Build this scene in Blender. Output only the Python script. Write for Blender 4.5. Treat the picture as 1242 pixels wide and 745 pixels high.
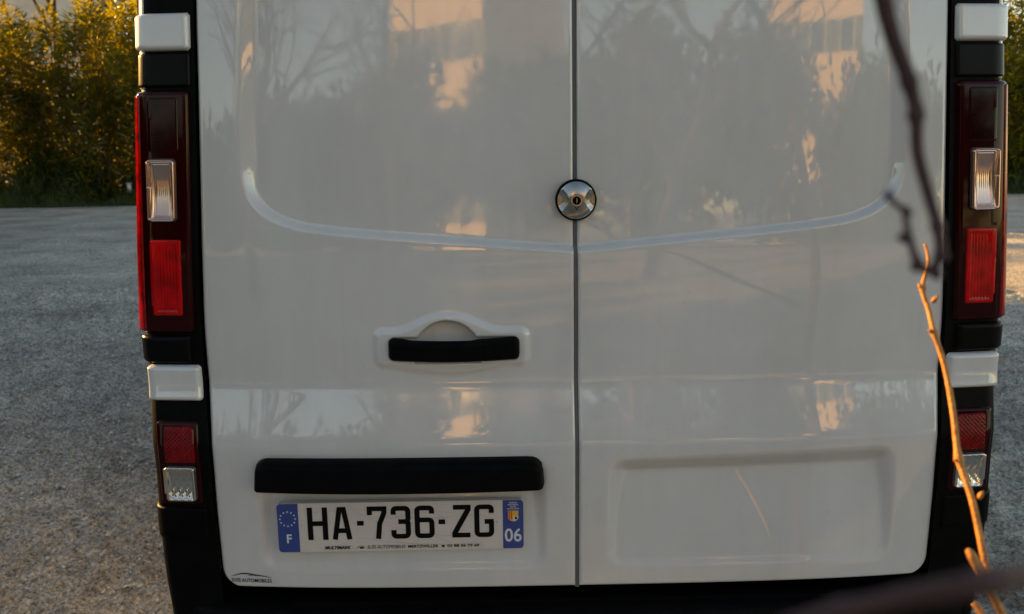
import bpy, bmesh, math, random
import numpy as np
from mathutils import Vector, Matrix
for o in list(bpy.data.objects): bpy.data.objects.remove(o)
SC = bpy.context.scene
COL = SC.collection
rng = np.random.default_rng(7)
random.seed(7)
rad = math.radians

# ------------------------------------------------------------------ camera
FPX, CX, CY = 1050.0, 621.0, 372.5                  # focal length and centre in photograph pixels
CAM = np.array([-0.1501, -1.7171, 1.5815])
YAW, PITCH, ROLL = rad(-0.5845), rad(11.004), rad(0.789)
_fw = np.array([-math.sin(YAW)*math.cos(PITCH), math.cos(YAW)*math.cos(PITCH), -math.sin(PITCH)])
_r = np.array([math.cos(YAW), math.sin(YAW), 0.0]); _u = np.cross(_r, _fw)
_c, _s = math.cos(ROLL), math.sin(ROLL)
_r, _u = _c*_r-_s*_u, _s*_r+_c*_u
cam_data = bpy.data.cameras.new('camera'); cam = bpy.data.objects.new('camera', cam_data); COL.objects.link(cam)
cam.matrix_world = Matrix(((_r[0], _u[0], -_fw[0], CAM[0]), (_r[1], _u[1], -_fw[1], CAM[1]), (_r[2], _u[2], -_fw[2], CAM[2]), (0, 0, 0, 1)))
cam_data.sensor_width = 36.0; cam_data.lens = FPX/1242*36.0
cam_data.clip_start = 0.02; cam_data.clip_end = 3000
cam_data.dof.use_dof = True; cam_data.dof.focus_distance = 1.85; cam_data.dof.aperture_fstop = 6.5
SC.camera = cam

# ------------------------------------------------------------------ light
SUN_AZ, SUN_EL = rad(60.0), rad(14.0)                # degrees left of +Y, and above the horizon
SUN_DIR = Vector((-math.sin(SUN_AZ)*math.cos(SUN_EL), math.cos(SUN_AZ)*math.cos(SUN_EL), math.sin(SUN_EL)))
world = bpy.data.worlds.new('World'); SC.world = world; world.use_nodes = True
wn = world.node_tree.nodes; wl = world.node_tree.links
sky = wn.new('ShaderNodeTexSky'); sky.sky_type = 'NISHITA'; sky.sun_disc = False
sky.sun_elevation = SUN_EL; sky.sun_rotation = -SUN_AZ
sky.air_density = 1.0; sky.dust_density = 0.3; sky.ozone_density = 1.2
wn['Background'].inputs['Strength'].default_value = 0.10
wl.new(sky.outputs[0], wn['Background'].inputs['Color'])
sun_data = bpy.data.lights.new('sun', 'SUN'); sun_data.energy = 5.0; sun_data.angle = rad(0.5); sun_data.color = (1.0, 0.62, 0.24)
sun = bpy.data.objects.new('sun', sun_data); COL.objects.link(sun)
sun.rotation_euler = SUN_DIR.to_track_quat('Z', 'Y').to_euler(); sun.location = (-20, 12, 15)
SC.view_settings.view_transform = 'Standard'; SC.view_settings.look = 'None'
SC.view_settings.exposure = 1.66; SC.view_settings.gamma = 1.0; SC.view_settings.use_curve_mapping = False
SC.view_settings.use_white_balance = True; SC.view_settings.white_balance_temperature = 8850; SC.view_settings.white_balance_tint = 14

# ------------------------------------------------------------------ helpers
def ray(u, v):
    return _fw + _r*(u-CX)/FPX - _u*(v-CY)/FPX
def unp(u, v, y=0.0):                                # pixel -> point on the plane Y = y
    d = ray(u, v); return CAM + d*((y-CAM[1])/d[1])
def at(u, v, dist):
    d = ray(u, v); return CAM + d*(dist/np.linalg.norm(d))

def mat(name, col, rough=0.5, metal=0.0, coat=0.0, coat_rough=0.03, coat_ior=1.5, var=0.0, vscale=8.0, bump=0.0, bscale=200.0, spec=0.5, rvar=0.0):
    m = bpy.data.materials.new(name); m.use_nodes = True
    n, l = m.node_tree.nodes, m.node_tree.links
    p = n['Principled BSDF']
    p.inputs['Base Color'].default_value = (*col, 1); p.inputs['Roughness'].default_value = rough
    p.inputs['Metallic'].default_value = metal; p.inputs['Coat Weight'].default_value = coat
    p.inputs['Coat Roughness'].default_value = coat_rough; p.inputs['Coat IOR'].default_value = coat_ior
    p.inputs['Specular IOR Level'].default_value = spec
    tc = n.new('ShaderNodeTexCoord')
    if var > 0:
        nz = n.new('ShaderNodeTexNoise'); nz.inputs['Scale'].default_value = vscale; nz.inputs['Detail'].default_value = 6
        l.new(tc.outputs['Object'], nz.inputs['Vector'])
        rmp = n.new('ShaderNodeValToRGB'); e = rmp.color_ramp.elements
        e[0].position = 0.3; e[1].position = 0.7
        e[0].color = (*[c*(1-var) for c in col], 1); e[1].color = (*[min(1, c*(1+var)) for c in col], 1)
        l.new(nz.outputs['Fac'], rmp.inputs['Fac']); l.new(rmp.outputs['Color'], p.inputs['Base Color'])
        if rvar > 0:
            mr = n.new('ShaderNodeMapRange'); mr.inputs['To Min'].default_value = rough-rvar; mr.inputs['To Max'].default_value = rough+rvar
            l.new(nz.outputs['Fac'], mr.inputs['Value']); l.new(mr.outputs['Result'], p.inputs['Roughness'])
    if bump > 0:
        nb = n.new('ShaderNodeTexNoise'); nb.inputs['Scale'].default_value = bscale; nb.inputs['Detail'].default_value = 4
        l.new(tc.outputs['Object'], nb.inputs['Vector'])
        b = n.new('ShaderNodeBump'); b.inputs['Strength'].default_value = bump; b.inputs['Distance'].default_value = 0.002
        l.new(nb.outputs['Fac'], b.inputs['Height']); l.new(b.outputs['Normal'], p.inputs['Normal'])
    return m

def link(name, me, parent=None):
    o = bpy.data.objects.new(name, me); COL.objects.link(o)
    if parent is not None: o.parent = parent
    return o
def mk(name, V, F, m, parent=None, smooth=True, angle=None):
    me = bpy.data.meshes.new(name)
    V = np.asarray(V, dtype=np.float32).reshape(-1, 3)
    if isinstance(F, np.ndarray):
        k = F.shape[1]; nf = len(F)
        me.vertices.add(len(V)); me.vertices.foreach_set('co', V.ravel())
        me.loops.add(nf*k); me.loops.foreach_set('vertex_index', F.astype(np.int32).ravel())
        me.polygons.add(nf); me.polygons.foreach_set('loop_start', np.arange(0, nf*k, k, dtype=np.int32))
        me.update(calc_edges=True)
    else:
        me.from_pydata([tuple(map(float, v)) for v in V], [], [tuple(f) for f in F]); me.update()
    me.polygons.foreach_set('use_smooth', np.full(len(me.polygons), bool(smooth)))
    if m is not None: me.materials.append(m)
    if smooth and angle: me.set_sharp_from_angle(angle=rad(angle))
    return link(name, me, parent)
def tag(o, label=None, cat=None, group=None, kind=None):
    if label: o['label'] = label
    if cat: o['category'] = cat
    if group: o['group'] = group
    if kind: o['kind'] = kind
    return o
def empty(name, loc=(0, 0, 0)):
    o = bpy.data.objects.new(name, None); COL.objects.link(o); o.location = loc; o.empty_display_size = 0.2
    return o
def grid_faces(nr, nc, flip=False):
    i = np.arange(nr-1)[:, None]*nc + np.arange(nc-1)[None, :]
    q = np.stack([i, i+1, i+nc+1, i+nc], -1).reshape(-1, 4)
    return q[:, ::-1].copy() if flip else q
class MB:                                            # collects boxes, tubes and polygons for ONE part
    def __init__(s): s.V = []; s.F = []
    def add(s, V, F):
        b = len(s.V); s.V += [tuple(v) for v in V]; s.F += [tuple(i+b for i in f) for f in F]; return s
    def box(s, a, b):
        x0, y0, z0 = a; x1, y1, z1 = b
        return s.add([(x0, y0, z0), (x1, y0, z0), (x1, y1, z0), (x0, y1, z0), (x0, y0, z1), (x1, y0, z1), (x1, y1, z1), (x0, y1, z1)],
                     [(0, 3, 2, 1), (4, 5, 6, 7), (0, 1, 5, 4), (1, 2, 6, 5), (2, 3, 7, 6), (3, 0, 4, 7)])
    def tube(s, P, R, n=8):
        P = [Vector(p) for p in P]; rings = []; up = Vector((0.31, 0.2, 0.93)); last = None
        for i, p in enumerate(P):
            t = (P[min(i+1, len(P)-1)]-P[max(i-1, 0)]).normalized()
            if last is None: a = t.cross(up).normalized()
            else: a = (last - t*last.dot(t)).normalized()
            last = a; b = t.cross(a)
            rings.append([p + (a*math.cos(k*2*math.pi/n) + b*math.sin(k*2*math.pi/n))*R[i] for k in range(n)])
        V = [q for r in rings for q in r]; F = []
        for i in range(len(P)-1):
            for k in range(n):
                k2 = (k+1) % n; F.append((i*n+k, i*n+k2, (i+1)*n+k2, (i+1)*n+k))
        F.append(tuple(range(n-1, -1, -1))); F.append(tuple((len(P)-1)*n+k for k in range(n)))
        return s.add(V, F)
    def lathe(s, prof, c, axis='y', n=48):           # prof: (radius, offset along axis)
        V = []; F = []
        for r, h in prof:
            for k in range(n):
                a = 2*math.pi*k/n
                q = (r*math.cos(a), h, r*math.sin(a)) if axis == 'y' else ((h, r*math.cos(a), r*math.sin(a)) if axis == 'x' else (r*math.cos(a), r*math.sin(a), h))
                V.append((c[0]+q[0], c[1]+q[1], c[2]+q[2]))
        for i in range(len(prof)-1):
            for k in range(n):
                k2 = (k+1) % n; F.append((i*n+k, i*n+k2, (i+1)*n+k2, (i+1)*n+k))
        if prof[0][0] > 1e-5: F.append(tuple(range(n-1, -1, -1)))
        if prof[-1][0] > 1e-5: F.append(tuple((len(prof)-1)*n+k for k in range(n)))
        return s.add(V, F)
    def build(s, name, m, parent=None, smooth=False, angle=None):
        return mk(name, s.V, s.F, m, parent, smooth, angle)
def spline(P, k=6):
    P = [np.array(p, float) for p in P]; out = []
    for i in range(len(P)-1):
        p0, p1, p2, p3 = P[max(i-1, 0)], P[i], P[i+1], P[min(i+2, len(P)-1)]
        for j in range(k):
            t = j/k
            out.append(0.5*((2*p1)+(-p0+p2)*t+(2*p0-5*p1+4*p2-p3)*t*t+(-p0+3*p1-3*p2+p3)*t**3))
    out.append(P[-1]); return out
def sstep(x, a=0.0, b=1.0):
    t = np.clip((x-a)/(b-a), 0, 1); return t*t*(3-2*t)
def rrect_sd(x, z, x0, x1, z0, z1, r):               # signed distance to a rounded rectangle, negative inside
    cx, cz = (x0+x1)/2, (z0+z1)/2
    qx = np.abs(x-cx)-(x1-x0)/2+r; qz = np.abs(z-cz)-(z1-z0)/2+r
    return np.hypot(np.maximum(qx, 0), np.maximum(qz, 0))+np.minimum(np.maximum(qx, qz), 0)-r
def poly_sd(x, z, P):                                # signed distance to a closed polygon, negative inside
    P = np.asarray(P); d = np.full(x.shape, 1e9); ins = np.zeros(x.shape, bool)
    for i in range(len(P)):
        ax, az = P[i]; bx, bz = P[(i+1) % len(P)]
        ex, ez = bx-ax, bz-az; L = ex*ex+ez*ez+1e-12
        t = np.clip(((x-ax)*ex+(z-az)*ez)/L, 0, 1)
        d = np.minimum(d, np.hypot(x-ax-t*ex, z-az-t*ez))
        c = ((az > z) != (bz > z)) & (x < (bx-ax)*(z-az)/(bz-az+1e-12)+ax)
        ins ^= c
    return np.where(ins, -d, d)

# ------------------------------------------------------------------ materials
def paint(name='van_paint'):
    m = mat(name, (0.74, 0.735, 0.72), rough=0.38, coat=1.0, coat_rough=0.035, coat_ior=1.75, spec=0.3)
    n, l = m.node_tree.nodes, m.node_tree.links; p = n['Principled BSDF']
    tc = n.new('ShaderNodeTexCoord')
    a = n.new('ShaderNodeTexNoise'); a.inputs['Scale'].default_value = 3.0; a.inputs['Detail'].default_value = 8; a.inputs['Roughness'].default_value = 0.65
    b = n.new('ShaderNodeTexNoise'); b.inputs['Scale'].default_value = 90.0; b.inputs['Detail'].default_value = 3
    mp = n.new('ShaderNodeMapping'); mp.inputs['Scale'].default_value = (1.0, 1.0, 0.35)
    l.new(tc.outputs['Object'], mp.inputs['Vector']); l.new(mp.outputs['Vector'], a.inputs['Vector']); l.new(mp.outputs['Vector'], b.inputs['Vector'])
    r = n.new('ShaderNodeValToRGB'); e = r.color_ramp.elements
    e[0].position = 0.35; e[0].color = (0.535, 0.525, 0.505, 1); e[1].position = 0.65; e[1].color = (0.61, 0.605, 0.595, 1)
    l.new(a.outputs['Fac'], r.inputs['Fac']); l.new(r.outputs['Color'], p.inputs['Base Color'])
    mx = n.new('ShaderNodeMath'); mx.operation = 'MULTIPLY'; l.new(a.outputs['Fac'], mx.inputs[0]); l.new(b.outputs['Fac'], mx.inputs[1])
    mr = n.new('ShaderNodeMapRange'); mr.inputs['From Min'].default_value = 0.12; mr.inputs['From Max'].default_value = 0.42
    mr.inputs['To Min'].default_value = 0.015; mr.inputs['To Max'].default_value = 0.060
    l.new(mx.outputs[0], mr.inputs['Value']); l.new(mr.outputs['Result'], p.inputs['Coat Roughness'])
    dm = n.new('ShaderNodeMapping'); dm.inputs['Scale'].default_value = (38.0, 38.0, 1.6); l.new(tc.outputs['Object'], dm.inputs['Vector'])
    dn = n.new('ShaderNodeTexNoise'); dn.inputs['Scale'].default_value = 1.0; dn.inputs['Detail'].default_value = 5; l.new(dm.outputs['Vector'], dn.inputs['Vector'])
    sp_ = n.new('ShaderNodeTexNoise'); sp_.inputs['Scale'].default_value = 130.0; sp_.inputs['Detail'].default_value = 2; l.new(tc.outputs['Object'], sp_.inputs['Vector'])
    d1 = n.new('ShaderNodeMapRange'); d1.inputs['From Min'].default_value = 0.55; d1.inputs['From Max'].default_value = 0.85; d1.inputs['To Max'].default_value = 0.16
    l.new(dn.outputs['Fac'], d1.inputs['Value'])
    d2 = n.new('ShaderNodeMapRange'); d2.inputs['From Min'].default_value = 0.70; d2.inputs['From Max'].default_value = 0.76; d2.inputs['To Max'].default_value = 0.30
    l.new(sp_.outputs['Fac'], d2.inputs['Value'])
    ds = n.new('ShaderNodeMath'); ds.operation = 'ADD'; l.new(d1.outputs['Result'], ds.inputs[0]); l.new(d2.outputs['Result'], ds.inputs[1])
    dx_ = n.new('ShaderNodeMix'); dx_.data_type = 'RGBA'; dx_.inputs[7].default_value = (0.42, 0.38, 0.32, 1)
    l.new(ds.outputs[0], dx_.inputs[0]); l.new(r.outputs['Color'], dx_.inputs[6]); l.new(dx_.outputs[2], p.inputs['Base Color'])
    w = n.new('ShaderNodeTexNoise'); w.inputs['Scale'].default_value = 5.0; w.inputs['Detail'].default_value = 2
    l.new(tc.outputs['Object'], w.inputs['Vector'])
    bp = n.new('ShaderNodeBump'); bp.inputs['Strength'].default_value = 0.14; bp.inputs['Distance'].default_value = 0.0016
    l.new(w.outputs['Fac'], bp.inputs['Height']); l.new(bp.outputs['Normal'], p.inputs['Coat Normal'])
    return m
M = {}
M['paint'] = paint()
M['black'] = mat('black_trim_plastic', (0.0026, 0.0026, 0.0028), rough=0.45, var=0.4, vscale=30, bump=0.15, bscale=600, spec=0.05)
M['gloss'] = mat('black_gloss_trim', (0.003, 0.003, 0.0035), rough=0.25, spec=0.08)
M['seal'] = mat('rubber_seal', (0.12, 0.12, 0.12), rough=0.6)
M['lens'] = mat('smoked_red_lens', (0.022, 0.0005, 0.0009), rough=0.05, spec=0.16)
M['redrim'] = mat('red_lens', (0.24, 0.001, 0.004), rough=0.08, spec=0.3, var=0.6, vscale=45)
M['red'] = mat('bright_red_lens', (0.46, 0.002, 0.004), rough=0.06, spec=0.25, var=0.45, vscale=25)
M['reflector'] = mat('red_reflector', (0.17, 0.002, 0.004), rough=0.10, spec=0.2, var=0.4, vscale=60)
M['darkred'] = mat('dark_red_lens', (0.018, 0.0004, 0.0007), rough=0.06, var=0.5, vscale=40, spec=0.15)
M['clear'] = mat('clear_lamp_reflector', (0.50, 0.34, 0.29), rough=0.13, metal=0.85, coat=0.5)
M['chrome'] = mat('lamp_chrome', (0.52, 0.50, 0.47), rough=0.14, metal=0.9, coat=0.5)
M['steel'] = mat('lock_steel', (0.42, 0.41, 0.39), rough=0.2, metal=1.0, var=0.15, vscale=40)
M['plate'] = mat('plate_white', (0.58, 0.52, 0.475), rough=0.35, coat=0.3, var=0.06, vscale=14)
M['blue'] = mat('plate_blue', (0.018, 0.05, 0.22), rough=0.4, coat=0.3)
M['ink'] = mat('ink_black', (0.003, 0.003, 0.003), rough=0.5, spec=0.1)
M['inkw'] = mat('ink_white', (0.62, 0.62, 0.64), rough=0.5)
M['inky'] = mat('ink_yellow', (0.70, 0.38, 0.04), rough=0.5)
M['inkr'] = mat('ink_red', (0.55, 0.07, 0.02), rough=0.5)
M['glass'] = mat('dark_window_glass', (0.01, 0.012, 0.014), rough=0.04, coat=0.5)
M['tyre'] = mat('tyre_rubber', (0.012, 0.012, 0.012), rough=0.8)
M['wheel'] = mat('wheel_cover', (0.30, 0.30, 0.31), rough=0.35, metal=0.6)

def foliage_mat(name, c1, c2, trans, hue=0.0, tw=0.45):
    m = bpy.data.materials.new(name); m.use_nodes = True
    n, l = m.node_tree.nodes, m.node_tree.links
    p = n['Principled BSDF']; out = n['Material Output']
    tc = n.new('ShaderNodeTexCoord'); nz = n.new('ShaderNodeTexNoise'); nz.inputs['Scale'].default_value = 2.6; nz.inputs['Detail'].default_value = 5
    l.new(tc.outputs['Object'], nz.inputs['Vector'])
    r = n.new('ShaderNodeValToRGB'); e = r.color_ramp.elements; e[0].position = 0.35; e[1].position = 0.65
    e[0].color = (*c1, 1); e[1].color = (*c2, 1)
    l.new(nz.outputs['Fac'], r.inputs['Fac']); l.new(r.outputs['Color'], p.inputs['Base Color'])
    p.inputs['Roughness'].default_value = 0.45; p.inputs['Specular IOR Level'].default_value = 0.4
    t = n.new('ShaderNodeBsdfTranslucent'); t.inputs['Color'].default_value = (*trans, 1)
    mx = n.new('ShaderNodeMixShader'); mx.inputs[0].default_value = tw
    l.new(p.outputs[0], mx.inputs[1]); l.new(t.outputs[0], mx.inputs[2]); l.new(mx.outputs[0], out.inputs['Surface'])
    return m
M['leaf'] = foliage_mat('hedge_leaf', (0.016, 0.030, 0.008), (0.055, 0.065, 0.012), (0.50, 0.41, 0.022), tw=0.46)
M['leaf2'] = foliage_mat('dark_leaf', (0.018, 0.032, 0.012), (0.04, 0.06, 0.016), (0.12, 0.14, 0.02), tw=0.3)
M['grass'] = foliage_mat('verge_grass', (0.025, 0.05, 0.015), (0.06, 0.085, 0.02), (0.15, 0.18, 0.03), tw=0.3)
M['bark'] = mat('bark', (0.055, 0.042, 0.032), rough=0.85, var=0.4, vscale=20, bump=0.6, bscale=60)
M['twig'] = mat('young_twig_bark', (0.50, 0.20, 0.045), rough=0.5, var=0.45, vscale=70, bump=0.8, bscale=500)
M['branch'] = mat('dark_branch_bark', (0.050, 0.017, 0.015), rough=0.7, var=0.3, vscale=40)

def ground_mat():
    m = bpy.data.materials.new('gravel_ground'); m.use_nodes = True
    n, l = m.node_tree.nodes, m.node_tree.links; p = n['Principled BSDF']
    tc = n.new('ShaderNodeTexCoord')
    def noise(s, d=6, ro=0.6):
        z = n.new('ShaderNodeTexNoise'); z.inputs['Scale'].default_value = s; z.inputs['Detail'].default_value = d; z.inputs['Roughness'].default_value = ro
        l.new(tc.outputs['Object'], z.inputs['Vector']); return z
    a = noise(0.9, 7); b = noise(60, 8, 0.8); c = noise(7, 5, 0.6)
    v = n.new('ShaderNodeTexVoronoi'); v.inputs['Scale'].default_value = 55; l.new(tc.outputs['Object'], v.inputs['Vector'])
    r = n.new('ShaderNodeValToRGB'); e = r.color_ramp.elements
    e[0].position = 0.40; e[0].color = (0.21, 0.20, 0.178, 1); e[1].position = 0.56; e[1].color = (0.74, 0.705, 0.635, 1)
    l.new(b.outputs['Fac'], r.inputs['Fac'])
    r2 = n.new('ShaderNodeValToRGB'); e = r2.color_ramp.elements
    e[0].position = 0.36; e[0].color = (0.70, 0.69, 0.68, 1); e[1].position = 0.62; e[1].color = (1.18, 1.16, 1.10, 1)
    l.new(a.outputs['Fac'], r2.inputs['Fac'])
    mx = n.new('ShaderNodeMix'); mx.data_type = 'RGBA'; mx.blend_type = 'MULTIPLY'; mx.inputs[0].default_value = 1.0
    l.new(r.outputs['Color'], mx.inputs[6]); l.new(r2.outputs['Color'], mx.inputs[7])
    r3 = n.new('ShaderNodeValToRGB'); e = r3.color_ramp.elements; e[0].position = 0.38; e[0].color = (0.66, 0.65, 0.63, 1); e[1].position = 0.58; e[1].color = (1.12, 1.12, 1.1, 1)
    cn = noise(13, 9, 0.78); l.new(cn.outputs['Fac'], r3.inputs['Fac'])
    mx2 = n.new('ShaderNodeMix'); mx2.data_type = 'RGBA'; mx2.blend_type = 'MULTIPLY'; mx2.inputs[0].default_value = 1.0
    l.new(mx.outputs[2], mx2.inputs[6]); l.new(r3.outputs['Color'], mx2.inputs[7]); l.new(mx2.outputs[2], p.inputs['Base Color'])
    p.inputs['Roughness'].default_value = 0.9; p.inputs['Specular IOR Level'].default_value = 0.2
    ad = n.new('ShaderNodeMath'); ad.operation = 'ADD'; l.new(b.outputs['Fac'], ad.inputs[0]); l.new(v.outputs['Distance'], ad.inputs[1])
    b1 = n.new('ShaderNodeBump'); b1.inputs['Strength'].default_value = 1.0; b1.inputs['Distance'].default_value = 0.018
    l.new(ad.outputs[0], b1.inputs['Height'])
    b2 = n.new('ShaderNodeBump'); b2.inputs['Strength'].default_value = 0.8; b2.inputs['Distance'].default_value = 0.04
    l.new(c.outputs['Fac'], b2.inputs['Height']); l.new(b1.outputs['Normal'], b2.inputs['Normal']); l.new(b2.outputs['Normal'], p.inputs['Normal'])
    return m
M['ground'] = ground_mat()
M['stone'] = mat('gravel_stone', (0.42, 0.41, 0.38), rough=0.85, var=0.75, vscale=35)

# ------------------------------------------------------------------ ground
def hnoise(x, y):
    return (0.010*np.sin(1.7*x+0.6*y)+0.008*np.sin(0.9*x-2.3*y+1.1)+0.006*np.sin(4.1*x+2.9*y+0.4)+0.005*np.sin(-3.3*x+6.1*y)
            + 0.004*np.sin(9.7*x+3.1*y+2)+0.003*np.sin(7.3*x-12.1*y))*np.exp(-((x/40)**2+(y/40)**2))
g = np.linspace(-1, 1, 321); gx = 600*np.sign(g)*np.abs(g)**3.6 + 14*g
GX, GY = np.meshgrid(gx, gx+2)
GZ = hnoise(GX, GY)
GZ *= np.where((np.abs(GX) < 1.15) & (GY > -0.2) & (GY < 5.2), 0.15, 1.0)
ground = mk('ground', np.stack([GX, GY, GZ], -1), grid_faces(*GX.shape), M['ground']); tag(ground, kind='structure')

def fnoise(nx, ny, dx, dy, lo, hi, seed):            # band-limited noise, wavelengths lo..hi metres
    w = np.random.default_rng(seed).normal(size=(ny, nx)); fx = np.fft.fftfreq(nx, dx)[None, :]; fy = np.fft.fftfreq(ny, dy)[:, None]
    k = np.hypot(fx, fy); m = np.exp(-(k*lo)**2)*(1-np.exp(-(k*hi)**2))
    a = np.fft.ifft2(np.fft.fft2(w)*m).real; return a/a.std()
def gravel_bed(x0, x1, y0, y1, dx, dy, seed):
    nx, ny = int((x1-x0)/dx), int((y1-y0)/dy); x = np.linspace(x0, x1, nx); y = np.linspace(y0, y1, ny); X, Y = np.meshgrid(x, y)
    a = fnoise(nx, ny, dx, dy, 0.035, 0.16, seed); b = fnoise(nx, ny, dx, dy, 0.022, 0.05, seed+1); c = fnoise(nx, ny, dx, dy, 0.12, 0.5, seed+2)
    e = np.minimum(np.minimum(X-x0, x1-X), np.minimum(Y-y0, y1-Y))
    z = hnoise(X, Y)+0.022+0.0060*np.maximum(a, -1.0)+0.0050*np.abs(b)+0.009*c
    z = np.where(e < 0.25, z*sstep(e, 0, 0.25)-0.03*(1-sstep(e, 0, 0.25)), z)
    return tag(mk('gravel_bed', np.stack([X, Y, z], -1), grid_faces(ny, nx), M['ground'], ground), kind='structure')
gravel_bed(-6.2, -0.45, -0.5, 8.0, 0.014, 0.014, 21)
gravel_bed(0.45, 5.0, -0.5, 8.0, 0.020, 0.020, 41)
def scatter_stones(n, xr, yr, smin, smax):
    x = rng.uniform(*xr, n); y = rng.uniform(*yr, n)
    return x, y, smin+(smax-smin)*rng.random(n)**2.6
parts = [scatter_stones(7000, (-5, -0.75), (0.2, 6), 0.006, 0.021), scatter_stones(60000, (-5, -0.75), (0.2, 6), 0.003, 0.013), scatter_stones(22000, (-9, -0.75), (6, 13), 0.005, 0.018),
         scatter_stones(7000, (0.8, 4.5), (0.2, 8), 0.003, 0.013), scatter_stones(9000, (-3, 3), (-3, 0.2), 0.003, 0.012), scatter_stones(5000, (3, 9), (6, 14), 0.005, 0.018)]
sx, sy, ss = [np.concatenate(a) for a in zip(*parts)]
octv = np.array([(1, 0, 0), (0, 1, 0), (-1, 0, 0), (0, -1, 0), (0, 0, 1), (0, 0, -1)], float)
octf = np.array([(0, 1, 4), (1, 2, 4), (2, 3, 4), (3, 0, 4), (1, 0, 5), (2, 1, 5), (3, 2, 5), (0, 3, 5)])
N = len(sx); a = rng.uniform(0, 6.28, N)
sv = octv[None]*rng.uniform(0.55, 1.25, (N, 6, 1))*np.array([1, 1, 0.62])*ss[:, None, None]
ca, sa = np.cos(a)[:, None], np.sin(a)[:, None]
tilt = rng.uniform(-0.4, 0.4, (N, 1))
vx = sv[..., 0]*ca-sv[..., 1]*sa; vy = sv[..., 0]*sa+sv[..., 1]*ca; vz = sv[..., 2]+tilt*vx
P = np.stack([vx+sx[:, None], vy+sy[:, None], vz+(hnoise(sx, sy)+ss*0.15+0.020*((np.abs(sx) > 0.7) & (sy > -0.3) & (sy < 7.8) & (np.abs(sx) < 5)))[:, None]], -1)
stones = mk('loose_gravel', P.reshape(-1, 3), (octf[None]+6*np.arange(N)[:, None, None]).reshape(-1, 3), M['stone'], smooth=False)
tag(stones, 'small grey loose stones strewn over the gravel parking ground', 'gravel', kind='stuff')

# ================================================================== the van
van = empty('cargo_van', (0, 0, 0))
tag(van, 'white panel van with windowless rear doors parked on the gravel', 'van')

Z_BOT, Z_TOP = 0.633, 1.928
xe_z = [0.60, 0.70, 0.81, 0.95, 1.065, 1.20, 1.45, 1.70, 1.855, 2.0]; xe_x = [0.766, 0.768, 0.770, 0.769, 0.776, 0.778, 0.767, 0.7567, 0.7508, 0.743]
xo_z = [0.30, 0.555, 0.646, 0.763, 0.915, 1.045, 1.19, 1.45, 1.685, 1.766, 1.857, 2.0]; xo_x = [0.89, 0.903, 0.912, 0.914, 0.911, 0.917, 0.921, 0.905, 0.8915, 0.886, 0.881, 0.868]
def smooth_table(zs, xs, sig=0.03):
    zf = np.linspace(0.2, 2.1, 1901); xf = np.interp(zf, zs, xs)
    k = np.exp(-0.5*(np.arange(-120, 121)*0.001/sig)**2); k /= k.sum()
    return zf, np.convolve(np.pad(xf, 120, mode='edge'), k, 'valid')
_ze, _xe = smooth_table(xe_z, xe_x); _zo, _xo = smooth_table(xo_z, xo_x)
xe = lambda z: np.interp(z, _ze, _xe)
xo = lambda z: np.interp(z, _zo, _xo)
_zp, _yp = smooth_table([0.60, 0.955, 1.082, 1.36, 1.9, 2.1], [-0.002, -0.003, 0.030, 0.037, 0.067, 0.083], 0.009)
def profile(x, z):
    return np.interp(z, _zp, _yp) + 0.020*(np.abs(x)/0.75)**4 + 0.004*(np.abs(x)/0.75)**2
def unpd(u, v, add=0.0):                             # pixel -> point on the rear surface of the van, add metres behind it
    y = 0.03
    for k in range(16): q = unp(u, v, y); y = float(np.interp(q[2], _zp, _yp))+add
    return q
# outlines measured on the left door (as |x|, z)
def mpx(pts, y=0.008): return [(abs(unpd(u, v, y)[0]), unpd(u, v, y)[2]) for u, v in pts]
vline = mpx([(698, 305), (600, 299), (500, 292), (420, 285), (372, 279.5), (345, 273), (322, 262), (304, 245), (294, 222), (289, 190), (287, 100), (288, 0)])
vline[0] = (0.0, vline[0][1])
panel_poly = [vline[0]]+[tuple(vline[3])]+[tuple(p) for p in spline(vline[4:], 4)]+[(vline[-1][0]-0.003, 1.885), (vline[-1][0]-0.02, 1.897), (0.0, 1.90)]
REC = (0.068, 0.676, 0.676, 0.928)
HC = unpd(541, 421)                             # handle centre
def recess_depth(ax, z):
    sd = rrect_sd(ax, z - 0.024*(ax-0.36)*np.clip((z-0.68)/0.24, 0, 1), REC[0], REC[1], REC[2], REC[3], 0.035)
    k = np.clip((z-REC[2])/(REC[3]-REC[2]), 0, 1)
    amt = 0.004+0.022*k
    return amt*(1-sstep(sd, -0.018-0.040*k**3, 0.006))
def handle_relief(x, z):
    dx, dz = x-HC[0], z-HC[2]
    base = rrect_sd(dx, dz, -0.152, 0.176, -0.044, 0.042, 0.022)
    bump = np.hypot(dx-0.004, (dz+0.040)*1.0)-0.115
    bump = np.maximum(np.maximum(bump, -dz-0.02), np.abs(dx-0.004)-0.12)
    dip = np.hypot(dx-0.004, dz-0.19)-0.25
    dip = np.maximum(np.maximum(dip, dz+0.0), np.abs(dx-0.004)-0.10)
    def smin(a, b, k=0.03):
        h = np.clip(0.5+0.5*(b-a)/k, 0, 1); return b*(1-h)+a*h-k*h*(1-h)
    sd = smin(smin(base, bump), dip)
    bez = -0.0068*(1-sstep(sd, -0.015, 0.003))
    cup = np.maximum(np.hypot(dx-0.002, dz+0.015)-0.070, -(dz+0.032))
    cu = 0.030*(1-sstep(cup, -0.006, 0.003))
    slot = rrect_sd(dx, dz, -0.118, 0.150, -0.028, 0.022, 0.012)
    sl = 0.012*(1-sstep(slot, -0.006, 0.002))
    return bez+np.maximum(cu, sl)
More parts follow.
